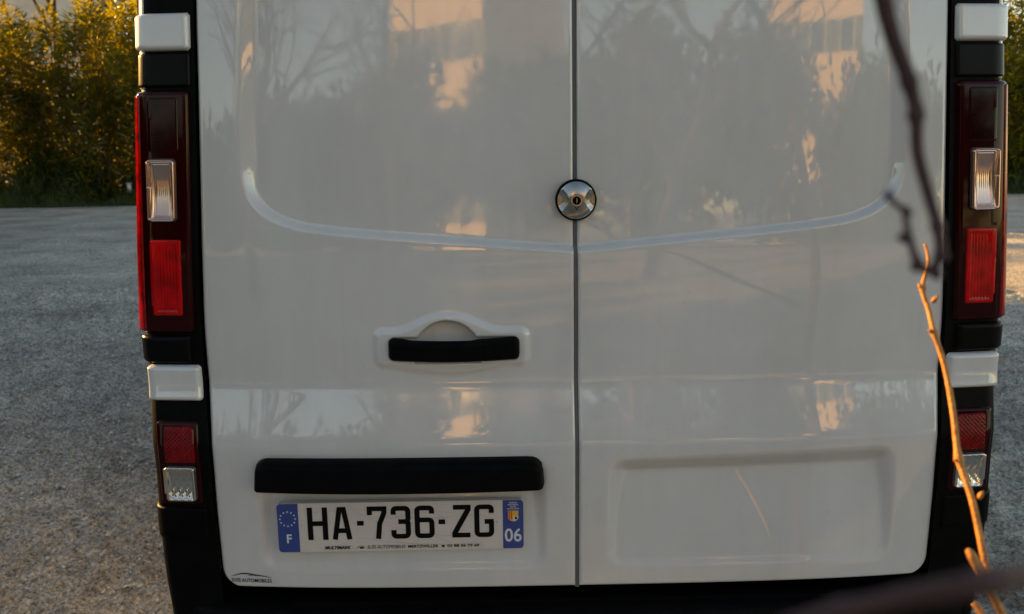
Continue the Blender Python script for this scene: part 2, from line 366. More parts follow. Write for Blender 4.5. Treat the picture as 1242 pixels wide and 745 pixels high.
def ramp(sd, a=-0.0092, b=0.0, q=0.0009):           # straight ledge with tight radii at both edges
    soft = lambda t: 0.5*(t+np.sqrt(t*t+q*q))
    return np.clip((soft(b-sd)-soft(a-sd))/(b-a), 0, 1)
def door_y(x, z, left):
    ax = np.abs(x)
    y = profile(x, z)
    psd = poly_sd(ax, z, [(-0.06, panel_poly[0][1]-0.06*(panel_poly[1][1]-panel_poly[0][1])/panel_poly[1][0])]+panel_poly[1:-1]+[(-0.06, 1.90)])
    y = y + (0.0125+0.0075*np.clip((1.92-z)/0.56, 0, 1))*ramp(psd, -0.0092-0.022*sstep(z, 1.44, 1.56))
    y = y + recess_depth(ax, z)
    if left: y = y + handle_relief(x, z)
    return y
def make_door(left):
    sgn = -1 if left else 1
    def density(lo, hi, step, zones, edge):
        out = [lo]
        while out[-1] < hi:
            s = step
            for a, b, st in zones:
                if a <= out[-1] <= b: s = min(s, st)
            d = min(out[-1]-lo, hi-out[-1])
            if d < 0.012: s = min(s, 0.0012+0.25*d)
            out.append(out[-1]+s)
        out[-1] = hi
        return np.array(out)
    ax0, ax1 = 0.0038, 0.772
    cols = density(ax0, ax1, 0.0042, [(0.07, 0.43, 0.0021)] if left else [], True)
    t = (cols-ax0)/(ax1-ax0)
    zone = [(1.09, 1.26, 0.0021)] if left else []
    rows = density(Z_BOT, Z_TOP, 0.0042, zone+[(1.345, 1.45, 0.003)], True)
    T, Zr = np.meshgrid(t, rows)
    edge = xe(Zr)
    rc = 0.044
    dzb = np.clip(rc-(Zr-Z_BOT), 0, rc)
    edge = edge - (rc-np.sqrt(np.maximum(rc*rc-dzb*dzb, 0)))
    dzt = np.clip(0.06-(Z_TOP-Zr), 0, 0.06)
    edge = edge - (0.06-np.sqrt(np.maximum(0.0036-dzt*dzt, 0)))
    AX = ax0+(edge-ax0)*T
    X = sgn*AX
    Zl = Zr + 0.001*(AX/0.75)**2*np.clip(1-(Zr-Z_BOT)/0.2, 0, 1)
    Y = door_y(X, Zl, left)
    r = 0.006
    e = np.minimum(np.minimum(AX-ax0, edge-AX), np.minimum(Zr-Z_BOT, Z_TOP-Zr))
    e = np.clip(e, 0, r)
    Y = Y + r-np.sqrt(np.maximum(r*r-(r-e)**2, 0))
    nr, nc = X.shape
    V = np.stack([X, Y, Zl], -1).reshape(-1, 3)
    F = grid_faces(nr, nc, flip=left)
    idx = np.arange(nr*nc).reshape(nr, nc)
    loop = np.concatenate([idx[0, :-1], idx[:-1, -1], idx[-1, :0:-1], idx[:0:-1, 0]])
    back = V[loop].copy(); back[:, 1] += 0.035
    b0 = len(V); L = len(loop)
    V = np.vstack([V, back])
    nxt = np.roll(np.arange(L), -1)
    S = np.stack([loop, b0+np.arange(L), b0+nxt, loop[nxt]], -1)
    if left: S = S[:, ::-1]
    return mk('rear_door', V, np.vstack([F, S]), M['paint'], van, True, 60)
dl = make_door(True); dr = make_door(False)
tag(dl, 'white rear door with black pull handle and number plate'); tag(dr, 'white rear door with a plain pressed panel and no plate')

# seal strip between the doors, dark opening behind them
zz = np.linspace(0.628, 1.915, 200); mbv = []; 
seal = np.stack([np.stack([np.full_like(zz, s), door_y(np.full_like(zz, 0.006), zz, False)+d, zz], -1) for s, d in ((-0.006, 0.012), (-0.0035, 0.006), (0.0035, 0.006), (0.006, 0.012))], 1)
mk('door_seal', seal.reshape(-1, 3), grid_faces(200, 4), M['seal'], van)
MB().box((-0.80, 0.112, 0.50), (0.80, 0.13, 1.91)).build('door_frame', M['black'], van)

# -------------------------------------------------- corner pillars with lamps
def corner(z, s, off=0.0):
    """point on the rounded rear corner: s metres outward from the door edge, off metres proud; right-hand side (x > 0)"""
    z, s = np.broadcast_arrays(np.asarray(z, float), np.asarray(s, float))
    x0 = xe(z)+0.006; x1 = xo(z)-0.009; r = 0.036
    flat = x1-r-x0
    y0 = 0.020+np.interp(z, _zp, _yp)
    slope = 0.10
    y1 = y0+slope*flat
    th0 = math.atan(slope)
    arc = r*(math.pi/2-th0)
    cxx, cyy = x1-r, y1+r
    a = np.clip((s-flat)/r, 0, math.pi/2-th0)+th0    # 0 = facing the camera, pi/2 = facing sideways
    a = np.where(s < flat, th0, a)
    over = np.maximum(s-flat-arc, 0)
    px = np.where(s < flat, x0+s, cxx+r*np.sin(a))
    py = np.where(s < flat, y0+slope*s, cyy-r*np.cos(a)+r*(math.cos(th0)-1)*0) 
    px = px+over*0.10; py = py+over
    nx, ny = np.sin(a), -np.cos(a)
    return np.stack([px+nx*off, py+ny*off, z], -1)
def s_of(u, v):                                      # outward distance for a pixel on the left pillar
    p = unpd(u, v, 0.026); return abs(p[0])-xe(p[2])-0.006
def z_of(u, v): return unpd(u, v, 0.022)[2]
def patch(name, s0, s1, z0, z1, h, r, m, parent, side, bev=0.004, step=0.0022, extra=None, skew=0.0):
    ns = max(6, int((s1-s0)/step)+1); nz = max(6, int((z1-z0)/step)+1)
    S, Z = np.meshgrid(np.linspace(s0-0.001, s1+0.001, ns), np.linspace(z0-0.001, z1+0.001, nz))
    Zs = Z+skew*(S-s0)
    sd = rrect_sd(S, Z, s0, s1, z0, z1, r)
    off = h*np.sqrt(np.clip(1-(1-np.clip(-sd/bev, 0, 1))**2, 0, 1))
    off = np.where(sd > 0, -0.004, off)
    if extra is not None: off = off+np.where(sd > 0, 0, extra(S, Z, sd))
    V = corner(Zs, S, off)
    V[..., 0] *= side
    return mk(name, V.reshape(-1, 3), grid_faces(nz, ns, flip=(side < 0)), m, parent, True)
zs_ = np.linspace(0.34, 1.93, 320); ss_ = np.concatenate([np.linspace(-0.004, 0.17, 60), np.linspace(0.175, 0.36, 20)])
lampz0, lampz1 = z_of(205, 404), z_of(205, 110)
for side in (-1, 1):
    S, Z = np.meshgrid(ss_, zs_)
    V = corner(Z, S); V[..., 0] *= side
    mk('corner_trim', V.reshape(-1, 3), grid_faces(*S.shape, flip=(side < 0)), M['black'], van)
    # painted body edge above the lamp
    fl = float(xo(1.75)-0.045-xe(1.75)-0.006)
    patch('body_edge', fl+0.017, fl+0.20, lampz1+0.004, 1.93, 0.003, 0.002, M['paint'], van, side, bev=0.002)
    # hinge covers
    hz1, hz0 = z_of(200, 16), z_of(200, 62)
    patch('hinge_cover', 0.004, fl+0.034, hz0, hz1, 0.013, 0.008, M['paint'], van, side, bev=0.009)
    hz1, hz0 = z_of(217, 443), z_of(217, 486)
    patch('hinge_cover', 0.003, s_of(183, 464), hz0, hz1, 0.014, 0.008, M['paint'], van, side, bev=0.009)
    # black spacer blocks
    patch('spacer_block', 0.006, fl+0.040, lampz1+0.006, z_of(200, 64), 0.006, 0.004, M['gloss'], van, side, bev=0.005)
    patch('spacer_block', 0.020, fl+0.050, z_of(210, 441), lampz0-0.005, 0.010, 0.006, M['gloss'], van, side, bev=0.010)
    # tail lamp
    lamp = patch('tail_lamp', 0.010, fl+0.20, lampz0, lampz1, 0.010, 0.010, M['lens'], van, side, bev=0.008, step=0.003)
    fl2 = float(xo(1.4)-0.045-xe(1.4)-0.006)
    patch('side_lens', fl2+0.014, fl2+0.15, lampz0+0.004, lampz1-0.006, 0.0125, 0.006, M['redrim'], lamp, side, bev=0.004,
          extra=lambda S, Z, sd: 0.0004*np.abs(np.sin(Z*700)))
    a, b = s_of(215, 232)-0.005, s_of(176, 232)-0.013
    z1c, z0c = z_of(195, 192), z_of(195, 270)
    zc_, hz_ = (z0c+z1c)/2, (z1c-z0c)/2
    rib = lambda S, Z, sd: -0.0085*np.clip(1-((Z-zc_)/hz_)**2, 0, 1)*sstep(-sd, 0.003, 0.012)+np.where(sd > -0.014, 0.0010*np.cos(-sd*1450), 0)+0.00010*np.sin(S*1500)
    patch('reversing_lens', a, b, z0c, z1c, 0.0205, 0.010, M['clear'], lamp, side, bev=0.004, step=0.0011, extra=rib)
    a, b = s_of(221, 336)-0.006, s_of(181, 336)-0.010
    z1c, z0c = z_of(200, 290), z_of(200, 383)
    rib2 = lambda S, Z, sd: np.where(sd > -0.008, 0.0, -0.0012*sstep(-sd, 0.008, 0.014)+0.0003*np.sin(S*900))
    patch('brake_lens', a, b, z0c, z1c, 0.0135, 0.006, M['red'], lamp, side, bev=0.003, step=0.0013, extra=rib2)
    patch('indicator_lens', s_of(216, 150)-0.006, s_of(177, 150)-0.010, z_of(197, 186), z_of(197, 118), 0.0125, 0.006, M['darkred'], lamp, side, bev=0.003, step=0.002)
    # low fog and reflector cluster in the bumper corner
    fog = patch('fog_lamp', s_of(244, 560), s_of(194, 560), z_of(220, 612), z_of(220, 511), 0.005, 0.008, M['lens'], van, side, bev=0.004)
    a, b = s_of(238, 540), s_of(199, 540)
    patch('red_reflector', a, b, z_of(220, 562), z_of(220, 517), 0.009, 0.006, M['reflector'], fog, side, bev=0.004, step=0.0015,
          extra=lambda S, Z, sd: 0.0007*np.sin(S*700)*np.sin(Z*700))
    a, b = s_of(241, 586), s_of(203, 586)
    zc0, zc1 = z_of(222, 607), z_of(222, 565)
    patch('clear_lens', a, b, zc0, zc1, 0.0145, 0.008, M['chrome'], fog, side, bev=0.003, step=0.0011,
          extra=lambda S, Z, sd: np.where(sd > -0.004, 0, -0.0075*np.clip(1-((Z-(zc0+zc1)/2)/0.036)**2, 0, 1)*sstep(-sd, 0.003, 0.010)+0.0005*np.sin(S*420+1.0)*np.cos(Z*300)))
    # lower corner cover with a joint line
    patch('corner_cover', 0.012, fl+0.085, z_of(220, 655), z_of(220, 617), 0.004, 0.006, M['black'], van, side, bev=0.004)

# -------------------------------------------------- number plate light bar
BAR = [unpd(303, 597, -0.025), unpd(661, 593, -0.025), unpd(659, 557, -0.012), unpd(306, 560, -0.012)]
bx0, bx1 = BAR[0][0], BAR[1][0]; bz0 = (BAR[0][2]+BAR[1][2])/2; bz1 = (BAR[2][2]+BAR[3][2])/2
def make_bar():
    nx, nz = 150, 40
    X, Z = np.meshgrid(np.linspace(bx0, bx1, nx), np.linspace(bz0, bz1, nz))
    sd = rrect_sd(X, Z, bx0, bx1, bz0-0.05, bz1, 0.026)
    e = np.clip(-sd/0.016, 0, 1)
    h = 0.038*np.sqrt(np.clip(1-(1-e)**2, 0, 1))*(0.78+0.22*(bz1-Z)/(bz1-bz0))
    h = np.where(sd > 0, -0.01, h)
    Y = profile(X, Z)-h
    zsag = Z-0.004*(1-((X-(bx0+bx1)/2)/((bx1-bx0)/2))**2)*(bz1-Z)/(bz1-bz0)
    xm = (bx0+bx1)/2; X = xm+(X-xm)*(1-0.014*(Z-bz0)/(bz1-bz0))
    V = np.stack([X, Y, zsag], -1).reshape(-1, 3); F = grid_faces(nz, nx)
    b = len(V); bot = V[:nx].copy(); bot[:, 1] = profile(bot[:, 0], bot[:, 2])+0.02; bot[:, 2] += 0.004
    V = np.vstack([V, bot]); i = np.arange(nx-1)
    return mk('light_bar', V, np.vstack([F, np.stack([i, b+i, b+i+1, i+1], -1)]), M['black'], van, True, 50)
make_bar()

# -------------------------------------------------- door handle
def make_handle():
    nx, nz = 130, 34
    x0, x1 = HC[0]-0.119, HC[0]+0.153; z0, z1 = HC[2]-0.026, HC[2]+0.0215
    X, Z = np.meshgrid(np.linspace(x0, x1, nx), np.linspace(z0, z1, nz))
    sd = rrect_sd(X, Z, x0, x1, z0, z1, 0.011)
    e = np.clip(-sd/0.011, 0, 1)
    t = (X-x0)/(x1-x0)
    h = 0.016*np.sqrt(np.clip(1-(1-e)**2, 0, 1))+0.012*np.sin(math.pi*t)
    h = np.where(sd > 1e-6, -0.012, h)
    groove = 0.0025*np.exp(-((X-(x0+0.195))/0.0016)**2)
    Y = profile(X, Z)-h+groove-0.004
    bow = -0.0025*np.sin(math.pi*t)-0.003*sstep(t, 0.10, 0.18)*(1-sstep(t, 0.62, 0.70))*(Z-z0)/(z1-z0)
    ho = mk('pull_handle', np.stack([X, Y, Z+bow], -1).reshape(-1, 3), grid_faces(nz, nx), M['black'], dl)
    return ho
make_handle()

# -------------------------------------------------- puck lock over the seam
LC = unpd(699, 243, 0.0)
ly = float(door_y(np.array([0.05]), np.array([LC[2]]), False)[0])
lock = MB().lathe([(0.042, 0.004), (0.0425, -0.010), (0.0415, -0.0135), (0.0395, -0.0145), (0.038, -0.0125), (0.0, -0.0125)], (LC[0], ly, LC[2]), 'y', 64).build('puck_lock', M['gloss'], van, True, 40)
def make_dome():
    R_, A_ = np.meshgrid(np.linspace(0, 0.0378, 44), np.linspace(0, 2*math.pi, 97))
    X = R_*np.cos(A_); Z = R_*np.sin(A_)
    h = 0.019*np.sqrt(np.clip(1-(R_/0.0405)**2, 0, 1))
    for s in (-1, 1):                                # the two finger scallops
        d = np.hypot(X-s*0.043, Z-0.001)
        h = np.minimum(h, 0.0075+0.32*np.clip(d-0.0245, -0.01, 0.1)+np.where(d > 0.0255, 0.02, 0))
    h = np.where(R_ < 0.0125, np.minimum(h, 0.0172), h)
    V = np.stack([LC[0]+X, ly-0.0125-h, LC[2]+Z], -1).reshape(-1, 3)
    return mk('lock_dome', V, grid_faces(97, 44, flip=True), M['steel'], lock, True, 35)
make_dome()
MB().lathe([(0.0085, 0.0), (0.0085, -0.0025), (0.0070, -0.0035), (0.0062, -0.0015), (0, -0.0015)], (LC[0], ly-0.0296, LC[2]), 'y', 32).build('key_cylinder', M['gloss'], lock, True, 40)
MB().box((LC[0]-0.0009, ly-0.0320, LC[2]-0.0045), (LC[0]+0.0009, ly-0.0309, LC[2]+0.0045)).build('keyhole', M['steel'], lock)
tri = [(-0.0035, -0.0125), (0.0035, -0.0125), (0, -0.0185)]
mbt = MB()
for i in range(3):
    p, q = tri[i], tri[(i+1) % 3]
    mbt.tube([(LC[0]+p[0], ly-0.0302, LC[2]+p[1]), (LC[0]+q[0], ly-0.0302, LC[2]+q[1])], [0.0006, 0.0006], 6)
mbt.build('triangle_mark', M['ink'], lock)

# -------------------------------------------------- number plate
PC = (-0.3742, -0.004, 0.78); PW, PH = 0.520, 0.110
ptilt = 0.0
def plate_pt(a, b, d): return (PC[0]-PW/2+a, PC[1]-d, PC[2]+PH/2-b)      # a right, b down, d proud
def rounded_sheet(a0, a1, b0, b1, d0, d1, rr):       # rr: radii of corners tl, tr, br, bl
    pts = []
    for (cx_, cy_, r, st) in ((a0, b0, rr[0], 180), (a1, b0, rr[1], 270), (a1, b1, rr[2], 0), (a0, b1, rr[3], 90)):
        qx = cx_+(r if cx_ == a0 else -r); qy = cy_+(r if cy_ == b0 else -r)
        for k in range(7 if r > 0 else 1):
            an = rad(st+90*k/6); pts.append((qx+r*math.cos(an), qy+r*math.sin(an)))
    n = len(pts)
    V = [plate_pt(a, b, d1) for a, b in pts]+[plate_pt(a, b, d0) for a, b in pts]
    F = [tuple(range(n-1, -1, -1))]+[(i, (i+1) % n, n+(i+1) % n, n+i) for i in range(n)]
    return V, F
V, F = rounded_sheet(0, PW, 0, PH, -0.012, 0.001, (0.008,)*4); plate = mk('number_plate', V, F, M['plate'], van, False)
tag(plate, 'white number plate reading HA-736-ZG with blue end bands')
V, F = rounded_sheet(0.0005, 0.045, 0.0005, PH-0.0005, 0.0, 0.0014, (0.0075, 0, 0, 0.0075)); mk('blue_band', V, F, M['blue'], plate, False)
V, F = rounded_sheet(0.476, PW-0.0005, 0.0005, PH-0.0005, 0.0, 0.0014, (0, 0.0075, 0.0075, 0)); mk('blue_band', V, F, M['blue'], plate, False)
def stroke(pts, w, closed=False):                    # mitred strip, points in mm
    P = [np.array(p, float) for p in pts]; n = len(P); L = []; R = []
    for i in range(n):
        d1 = P[i]-P[i-1] if i > 0 else P[1]-P[0]; d2 = P[i+1]-P[i] if i < n-1 else P[-1]-P[-2]
        d1 /= np.linalg.norm(d1); d2 /= np.linalg.norm(d2)
        n1 = np.array([-d1[1], d1[0]]); n2 = np.array([-d2[1], d2[0]]); m = n1+n2; m /= np.linalg.norm(m)
        k = w/2/max(0.35, m@n1); L.append(P[i]+m*k); R.append(P[i]-m*k)
    return L, R
def rnd(pts, r=8, k=5):                              # round the inner corners of a polyline
    P = [np.array(p, float) for p in pts]; out = [P[0]]
    for i in range(1, len(P)-1):
        a, b, c = P[i-1], P[i], P[i+1]; ra = min(r, np.linalg.norm(a-b)*0.49, np.linalg.norm(c-b)*0.49)
        p = b+(a-b)/np.linalg.norm(a-b)*ra; q = b+(c-b)/np.linalg.norm(c-b)*ra
        for j in range(k+1):
            t = j/k; out.append((1-t)**2*p+2*t*(1-t)*b+t*t*q)
    out.append(P[-1]); return out
G = {'H': [[(5, 0), (5, 73)], [(35, 0), (35, 73)], [(5, 37), (35, 37)]],
     'A': [[(4.5, 0), (15.5, 68), (24.5, 68), (35.5, 0)], [(9, 20), (31, 20)]],
     '7': [[(5, 54), (5, 68), (35, 68), (34.5, 58), (25, 34), (21.5, 0)]],
     '3': [rnd([(5, 54), (5, 68), (35, 68), (35, 38), (15, 38)]), rnd([(30, 37), (35, 36), (35, 5), (5, 5), (5, 19)])],
     '6': [rnd([(35, 55), (35, 68), (5, 68), (5, 5), (35, 5), (35, 41), (10, 41)])],
     'Z': [[(4, 68), (33.5, 68), (33.5, 63), (6.5, 10), (6.5, 5), (37, 5)]],
     'G': [rnd([(35, 54), (35, 68), (5, 68), (5, 5), (35, 5), (35, 34)])+[(35, 35)], [(39.8, 35), (21, 35)]],
     '-': [[(0, 36), (15, 36)]]}
def plate_glyph(ch, a0, a1, b0=0.0095, b1=0.0825, w=10.5):
    mb = MB(); gw = 15.0 if ch == '-' else 40.0
    for j, st in enumerate(G[ch]):
        L, R = stroke(st, w)
        n = len(L); d1 = 0.0018+0.0002*j
        tp = lambda p, d: plate_pt(a0+(a1-a0)*p[0]/gw, b1-(b1-b0)*p[1]/73.0, d)
        V = [tp(p, d1) for p in L]+[tp(p, d1) for p in R]+[tp(p, 0.0012) for p in L]+[tp(p, 0.0012) for p in R]
        F = []
        for i in range(n-1):
            F += [(i, i+1, n+i+1, n+i), (2*n+i, 2*n+i+1, i+1, i), (n+i, n+i+1, 3*n+i+1, 3*n+i)]
        F += [(0, n, 3*n, 2*n), (n-1, 3*n-1, 4*n-1, 2*n-1)]
        mb.add(V, F)
    mb.build('plate_character', M['ink'], plate)
for ch, a0, a1 in (('H', .064, .106), ('A', .116, .156), ('-', .168, .182), ('7', .190, .231), ('3', .240, .281), ('6', .290, .331), ('-', .340, .354), ('Z', .367, .410), ('G', .416, .457)):
    plate_glyph(ch, a0, a1)
def text_on(txt, place, width, height, m, name, parent, shear=0.0, bold=0.0):
    cu = bpy.data.curves.new(name, 'FONT'); cu.body = txt; cu.size = 1.0; cu.shear = shear; cu.offset = bold; cu.resolution_u = 3
    ob = bpy.data.objects.new(name, cu); COL.objects.link(ob)
    dg = bpy.context.evaluated_depsgraph_get(); me = bpy.data.meshes.new_from_object(ob.evaluated_get(dg))
    bpy.data.objects.remove(ob); bpy.data.curves.remove(cu)
    co = np.array([v.co[:] for v in me.vertices]); mn, mx = co.min(0), co.max(0)
    for v in me.vertices:
        a = (v.co.x-mn[0])/(mx[0]-mn[0])*width; b = (v.co.y-mn[1])/(mx[1]-mn[1])*height
        v.co = place(a, b)
    me.materials.clear(); me.materials.append(m)
    for p in me.polygons: p.use_smooth = False
    me.name = name
    return link(name, me, parent)
pl = lambda a0, b0, d=0.0021: (lambda a, b: plate_pt(a0+a, b0-b, d))
text_on('F', pl(.0185, .0885), .0105, .0200, M['inkw'], 'country_letter', plate, bold=0.02)
text_on('06', pl(.4795, .0945), .036, .031, M['inkw'], 'department_number', plate, bold=0.015)
text_on('MULTIMARK', pl(.0975, .1045), .056, .0075, M['ink'], 'dealer_lettering', plate, shear=0.3, bold=0.03)
text_on('SUSS AUTOMOBILES', pl(.187, .1045), .082, .0080, M['ink'], 'dealer_lettering', plate, shear=0.3)
text_on('MERTZWILLER', pl(.274, .1042), .064, .0065, M['ink'], 'dealer_lettering', plate, bold=0.02)
text_on('03 88 06 79 69', pl(.357, .1040), .068, .0065, M['ink'], 'dealer_lettering', plate, bold=0.02)
def flat_poly(pts, d, m, name, parent):
    return mk(name, [plate_pt(a, b, d) for a, b in pts], [tuple(range(len(pts)))], m, parent, False)
mb = MB(); mb.add([plate_pt(.345, .099, .0021), plate_pt(.352, .099, .0021), plate_pt(.352, .101, .0021), plate_pt(.345, .101, .0021)], [(3, 2, 1, 0)])
mb.add([plate_pt(.3465, .1015, .0021), plate_pt(.3505, .1015, .0021), plate_pt(.3515, .104, .0021), plate_pt(.3455, .104, .0021)], [(3, 2, 1, 0)])
mb.build('telephone_mark', M['ink'], plate)
mb = MB()
for q in ([(.164, .1035), (.170, .0985), (.178, .098), (.183, .1025)],): 
    L, R = stroke([(a*1000, b*1000) for a, b in q], 0.9); n = len(L)
    mb.add([plate_pt(p[0]/1000, p[1]/1000, .0021) for p in L+R], [(i, i+1, n+i+1, n+i) for i in range(n-1)])
mb.add([plate_pt(a, b, .0021) for a, b in ((.171, .1005), (.179, .100), (.180, .104), (.172, .104))], [(0, 1, 2, 3)])
mb.build('dealer_mark', M['ink'], plate)
mb = MB()
for k in range(12):
    cx_, cy_ = .0225+.0160*math.sin(k*math.pi/6), .034-.0160*math.cos(k*math.pi/6)
    pts = [(cx_+(.0026 if j % 2 == 0 else .0011)*math.sin(j*math.pi/5), cy_-(.0026 if j % 2 == 0 else .0011)*math.cos(j*math.pi/5)) for j in range(10)]
    mb.add([plate_pt(a, b, .0021) for a, b in pts], [tuple(range(10))])
mb.build('star_circle', M['inkw'], plate)
for j, (w_, y_) in enumerate(((.016, .0075), (.022, .012), (.013, .0165), (.026, .021))):
    n_ = ['REGION', 'PROVENCE', 'ALPES', 'COTE D AZUR'][j]
    text_on(n_, pl(.498-w_/2, y_), w_, .0030, M['inkw'], 'region_lettering', plate, bold=0.02)
flat_poly([(.487, .024), (.509, .024), (.509, .042), (.504, .047), (.498, .0485), (.491, .046), (.487, .042)], .0019, M['inky'], 'crest', plate)
mb = MB()
for k in range(2):
    x_ = .4885+k*.0045; mb.add([plate_pt(a, b, .0022) for a, b in ((x_, .0245), (x_+.0026, .0245), (x_+.0026, .0445), (x_, .0430))], [(0, 1, 2, 3)])
mb.build('crest_stripe', M['inkr'], plate)
flat_poly([(.4985, .036), (.5085, .036), (.5085, .0415), (.504, .0460), (.4985, .0475)], .0022, M['inkw'], 'crest_field', plate)
flat_poly([(.501, .038), (.506, .0375), (.5065, .042), (.502, .0445)], .0025, M['ink'], 'crest_eagle', plate)
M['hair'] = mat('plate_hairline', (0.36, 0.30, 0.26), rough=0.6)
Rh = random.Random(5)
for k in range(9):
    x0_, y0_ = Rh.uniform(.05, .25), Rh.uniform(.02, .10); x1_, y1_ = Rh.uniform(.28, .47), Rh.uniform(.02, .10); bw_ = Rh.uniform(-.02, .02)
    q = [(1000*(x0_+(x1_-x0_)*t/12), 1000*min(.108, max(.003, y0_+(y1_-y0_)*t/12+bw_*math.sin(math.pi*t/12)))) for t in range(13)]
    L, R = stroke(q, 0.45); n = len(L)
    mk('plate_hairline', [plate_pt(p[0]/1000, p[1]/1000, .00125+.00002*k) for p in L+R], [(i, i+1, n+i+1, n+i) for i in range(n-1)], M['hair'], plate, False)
for a in (.0535, .4665):
    MB().lathe([(.0032, 0), (.0028, -.0012), (0, -.0016)], plate_pt(a, .049, .001), 'y', 14).build('plate_rivet', M['plate'], plate, True)

# -------------------------------------------------- dealer sticker low on the left door
s0 = unpd(280.5, 706.5, 0.018); s1 = unpd(330, 705.5, 0.014); SW = s1[0]-s0[0]
def stick(a, b, d=0.0022):
    x = s0[0]+a; z = s0[2]+b+0.010*0
    y = float(door_y(np.array([x]), np.array([z]), True)[0]); return (x, y-d, z)
sticker = text_on('SUSS AUTOMOBILES', lambda a, b: stick(a, b), SW, 0.0085, M['ink'], 'sticker_lettering', van, bold=0.012)
mb = MB(); pts = [(0, 12.5), (6, 14.5), (14, 17.5), (24, 19.8), (34, 20), (42, 18.6), (50, 17), (60, 16.2), (72, 14.6), (85, 12)]
L, R = stroke(pts, 1.0); n = len(L)
wd = [0.7, 1.1, 1.6, 2.0, 2.0, 2.2, 2.6, 1.9, 1.4, 0.7]
V = []
for i, p in enumerate(pts): V += [stick(p[0]/1000*SW/.086, (p[1]+wd[i]*0.6)/1000), stick(p[0]/1000*SW/.086, (p[1]-wd[i]*0.6)/1000)]
mb.add(V, [(2*i, 2*i+1, 2*i+3, 2*i+2) for i in range(len(pts)-1)])
V = [stick(p[0]/1000, p[1]/1000) for p in ((33, 14.6), (44, 15.0), (48, 16.3), (40, 15.8))]; mb.add(V, [(0, 1, 2, 3)])
mb.build('sticker_emblem', M['ink'], van)

# -------------------------------------------------- bumper, body shell, wheels
def make_bumper():
    prof = [(0.30, 0.06), (0.33, -0.005), (0.42, -0.035), (0.52, -0.045), (0.575, -0.040), (0.592, -0.022), (0.596, 0.03), (0.597, 0.10)]
    prof = spline([np.array(p) for p in prof], 4)
    th = np.linspace(-1, 1, 121); V = []
    for z, y in prof:
        for t in th:
            hw = 0.905*(1 if z > 0.4 else 0.97+0.03*(z-0.3)/0.1)
            e = np.sign(t)*np.abs(t)
            # superellipse plan: flat across the back, wrapping round the corners
            a = e*math.pi/2
            x = hw*np.sign(np.sin(a))*np.abs(np.sin(a))**0.42
            d = 0.20*(1-np.abs(np.cos(a))**0.42)
            V.append((x-np.sign(x)*max(0, y)*0.35*(abs(t) > 0.6), y+d+0.02*(x/0.88)**2, z))
    return mk('rear_bumper', V, grid_faces(len(prof), len(th)), M['black'], van, True)
make_bumper()
MB().box((-0.62, 0.0, 0.575), (0.62, 0.06, 0.6035)).build('bumper_step', M['black'], van)

def shell_section(y):
    # half width and heights along the length of the van
    ys = [0.06, 0.12, 0.35, 0.8, 3.3, 3.9, 4.35, 4.75, 4.93]
    w = np.interp(y, ys, [0.0, 0.0, 0.035, 0.055, 0.055, 0.04, 0.0, -0.10, -0.25])
    top = np.interp(y, ys, [1.925, 1.95, 1.965, 1.97, 1.96, 1.72, 1.22, 1.02, 0.86])
    bot = np.interp(y, ys, [0.34, 0.30, 0.26, 0.24, 0.24, 0.24, 0.24, 0.26, 0.32])
    zs = [bot, bot+0.10, 0.60, 0.95, 1.2, 1.5, 1.7, 1.84, 1.92, 1.95]
    pts = []
    for z in zs:
        zz = min(z, top-0.02)
        pts.append((float(xo(zz))+w, zz))
    pts = [p for i, p in enumerate(pts)]
    wt = pts[-1][0]
    pts += [(wt*0.93, top-0.004), (wt*0.75, top), (wt*0.4, top+0.008), (0, top+0.010)]
    full = pts+[(-x, z) for x, z in pts[-2::-1]]
    return full
Ys = [0.13, 0.25, 0.35, 0.5, 0.8, 1.4, 2.0, 2.6, 3.3, 3.6, 3.9, 4.1, 4.35, 4.55, 4.75, 4.86, 4.93]
V = []
for y in Ys: V += [(x, y, z) for x, z in shell_section(y)]
nsec = len(shell_section(1.0))
F = grid_faces(len(Ys), nsec, flip=True).tolist()
F.append(list(range((len(Ys)-1)*nsec, len(Ys)*nsec))[::-1])
mk('body_shell', V, F, M['paint'], van, True, 45)
# roof edge and header above the doors
hz = np.linspace(-1, 1, 81); V = []
for y, z, k in ((0.062, 1.915, 0.0), (0.052, 1.935, 0.0), (0.075, 1.955, 0.01), (0.135, 1.966, 0.012)):
    for t in hz: V.append((t*0.80, y+0.03*t**4, z-0.028*t**6))
mk('roof_edge', V, grid_faces(4, 81), M['paint'], van, True)
MB().box((-0.60, 0.052, 1.93), (0.60, 0.07, 1.942)).build('roof_trim', M['black'], van)
MB().box((-0.84, 0.12, 0.34), (0.84, 4.6, 0.40)).build('underbody', M['black'], van)
# windscreen and cab windows
def quad_on_side(y0, y1, z0, z1, name, side):
    ys = np.linspace(y0, y1, 8); zq = np.linspace(z0, z1, 8); V = []
    for z in zq:
        for y in ys:
            w = np.interp(y, [0.06, 0.12, 0.35, 0.8, 3.3, 3.9, 4.35, 4.75, 4.93], [0, 0, .035, .055, .055, .04, 0, -.1, -.25])
            top = np.interp(y, [0.8, 3.3, 3.9, 4.35], [1.97, 1.96, 1.72, 1.22])
            zz = min(z, top-0.07)
            V.append((side*(float(xo(zz))+w+0.006), y, zz))
    return mk(name, V, grid_faces(8, 8, flip=(side < 0)), M['glass'], van)
for side in (-1, 1): quad_on_side(3.05, 4.02, 1.18, 1.72, 'cab_window', side)
V = []
for y, z in ((3.42, 1.925), (3.9, 1.745), (4.28, 1.32)):
    for t in np.linspace(-1, 1, 9): V.append((t*0.72, y, z+0.012-0.02*t*t))
mk('windscreen', V, grid_faces(3, 9), M['glass'], van)
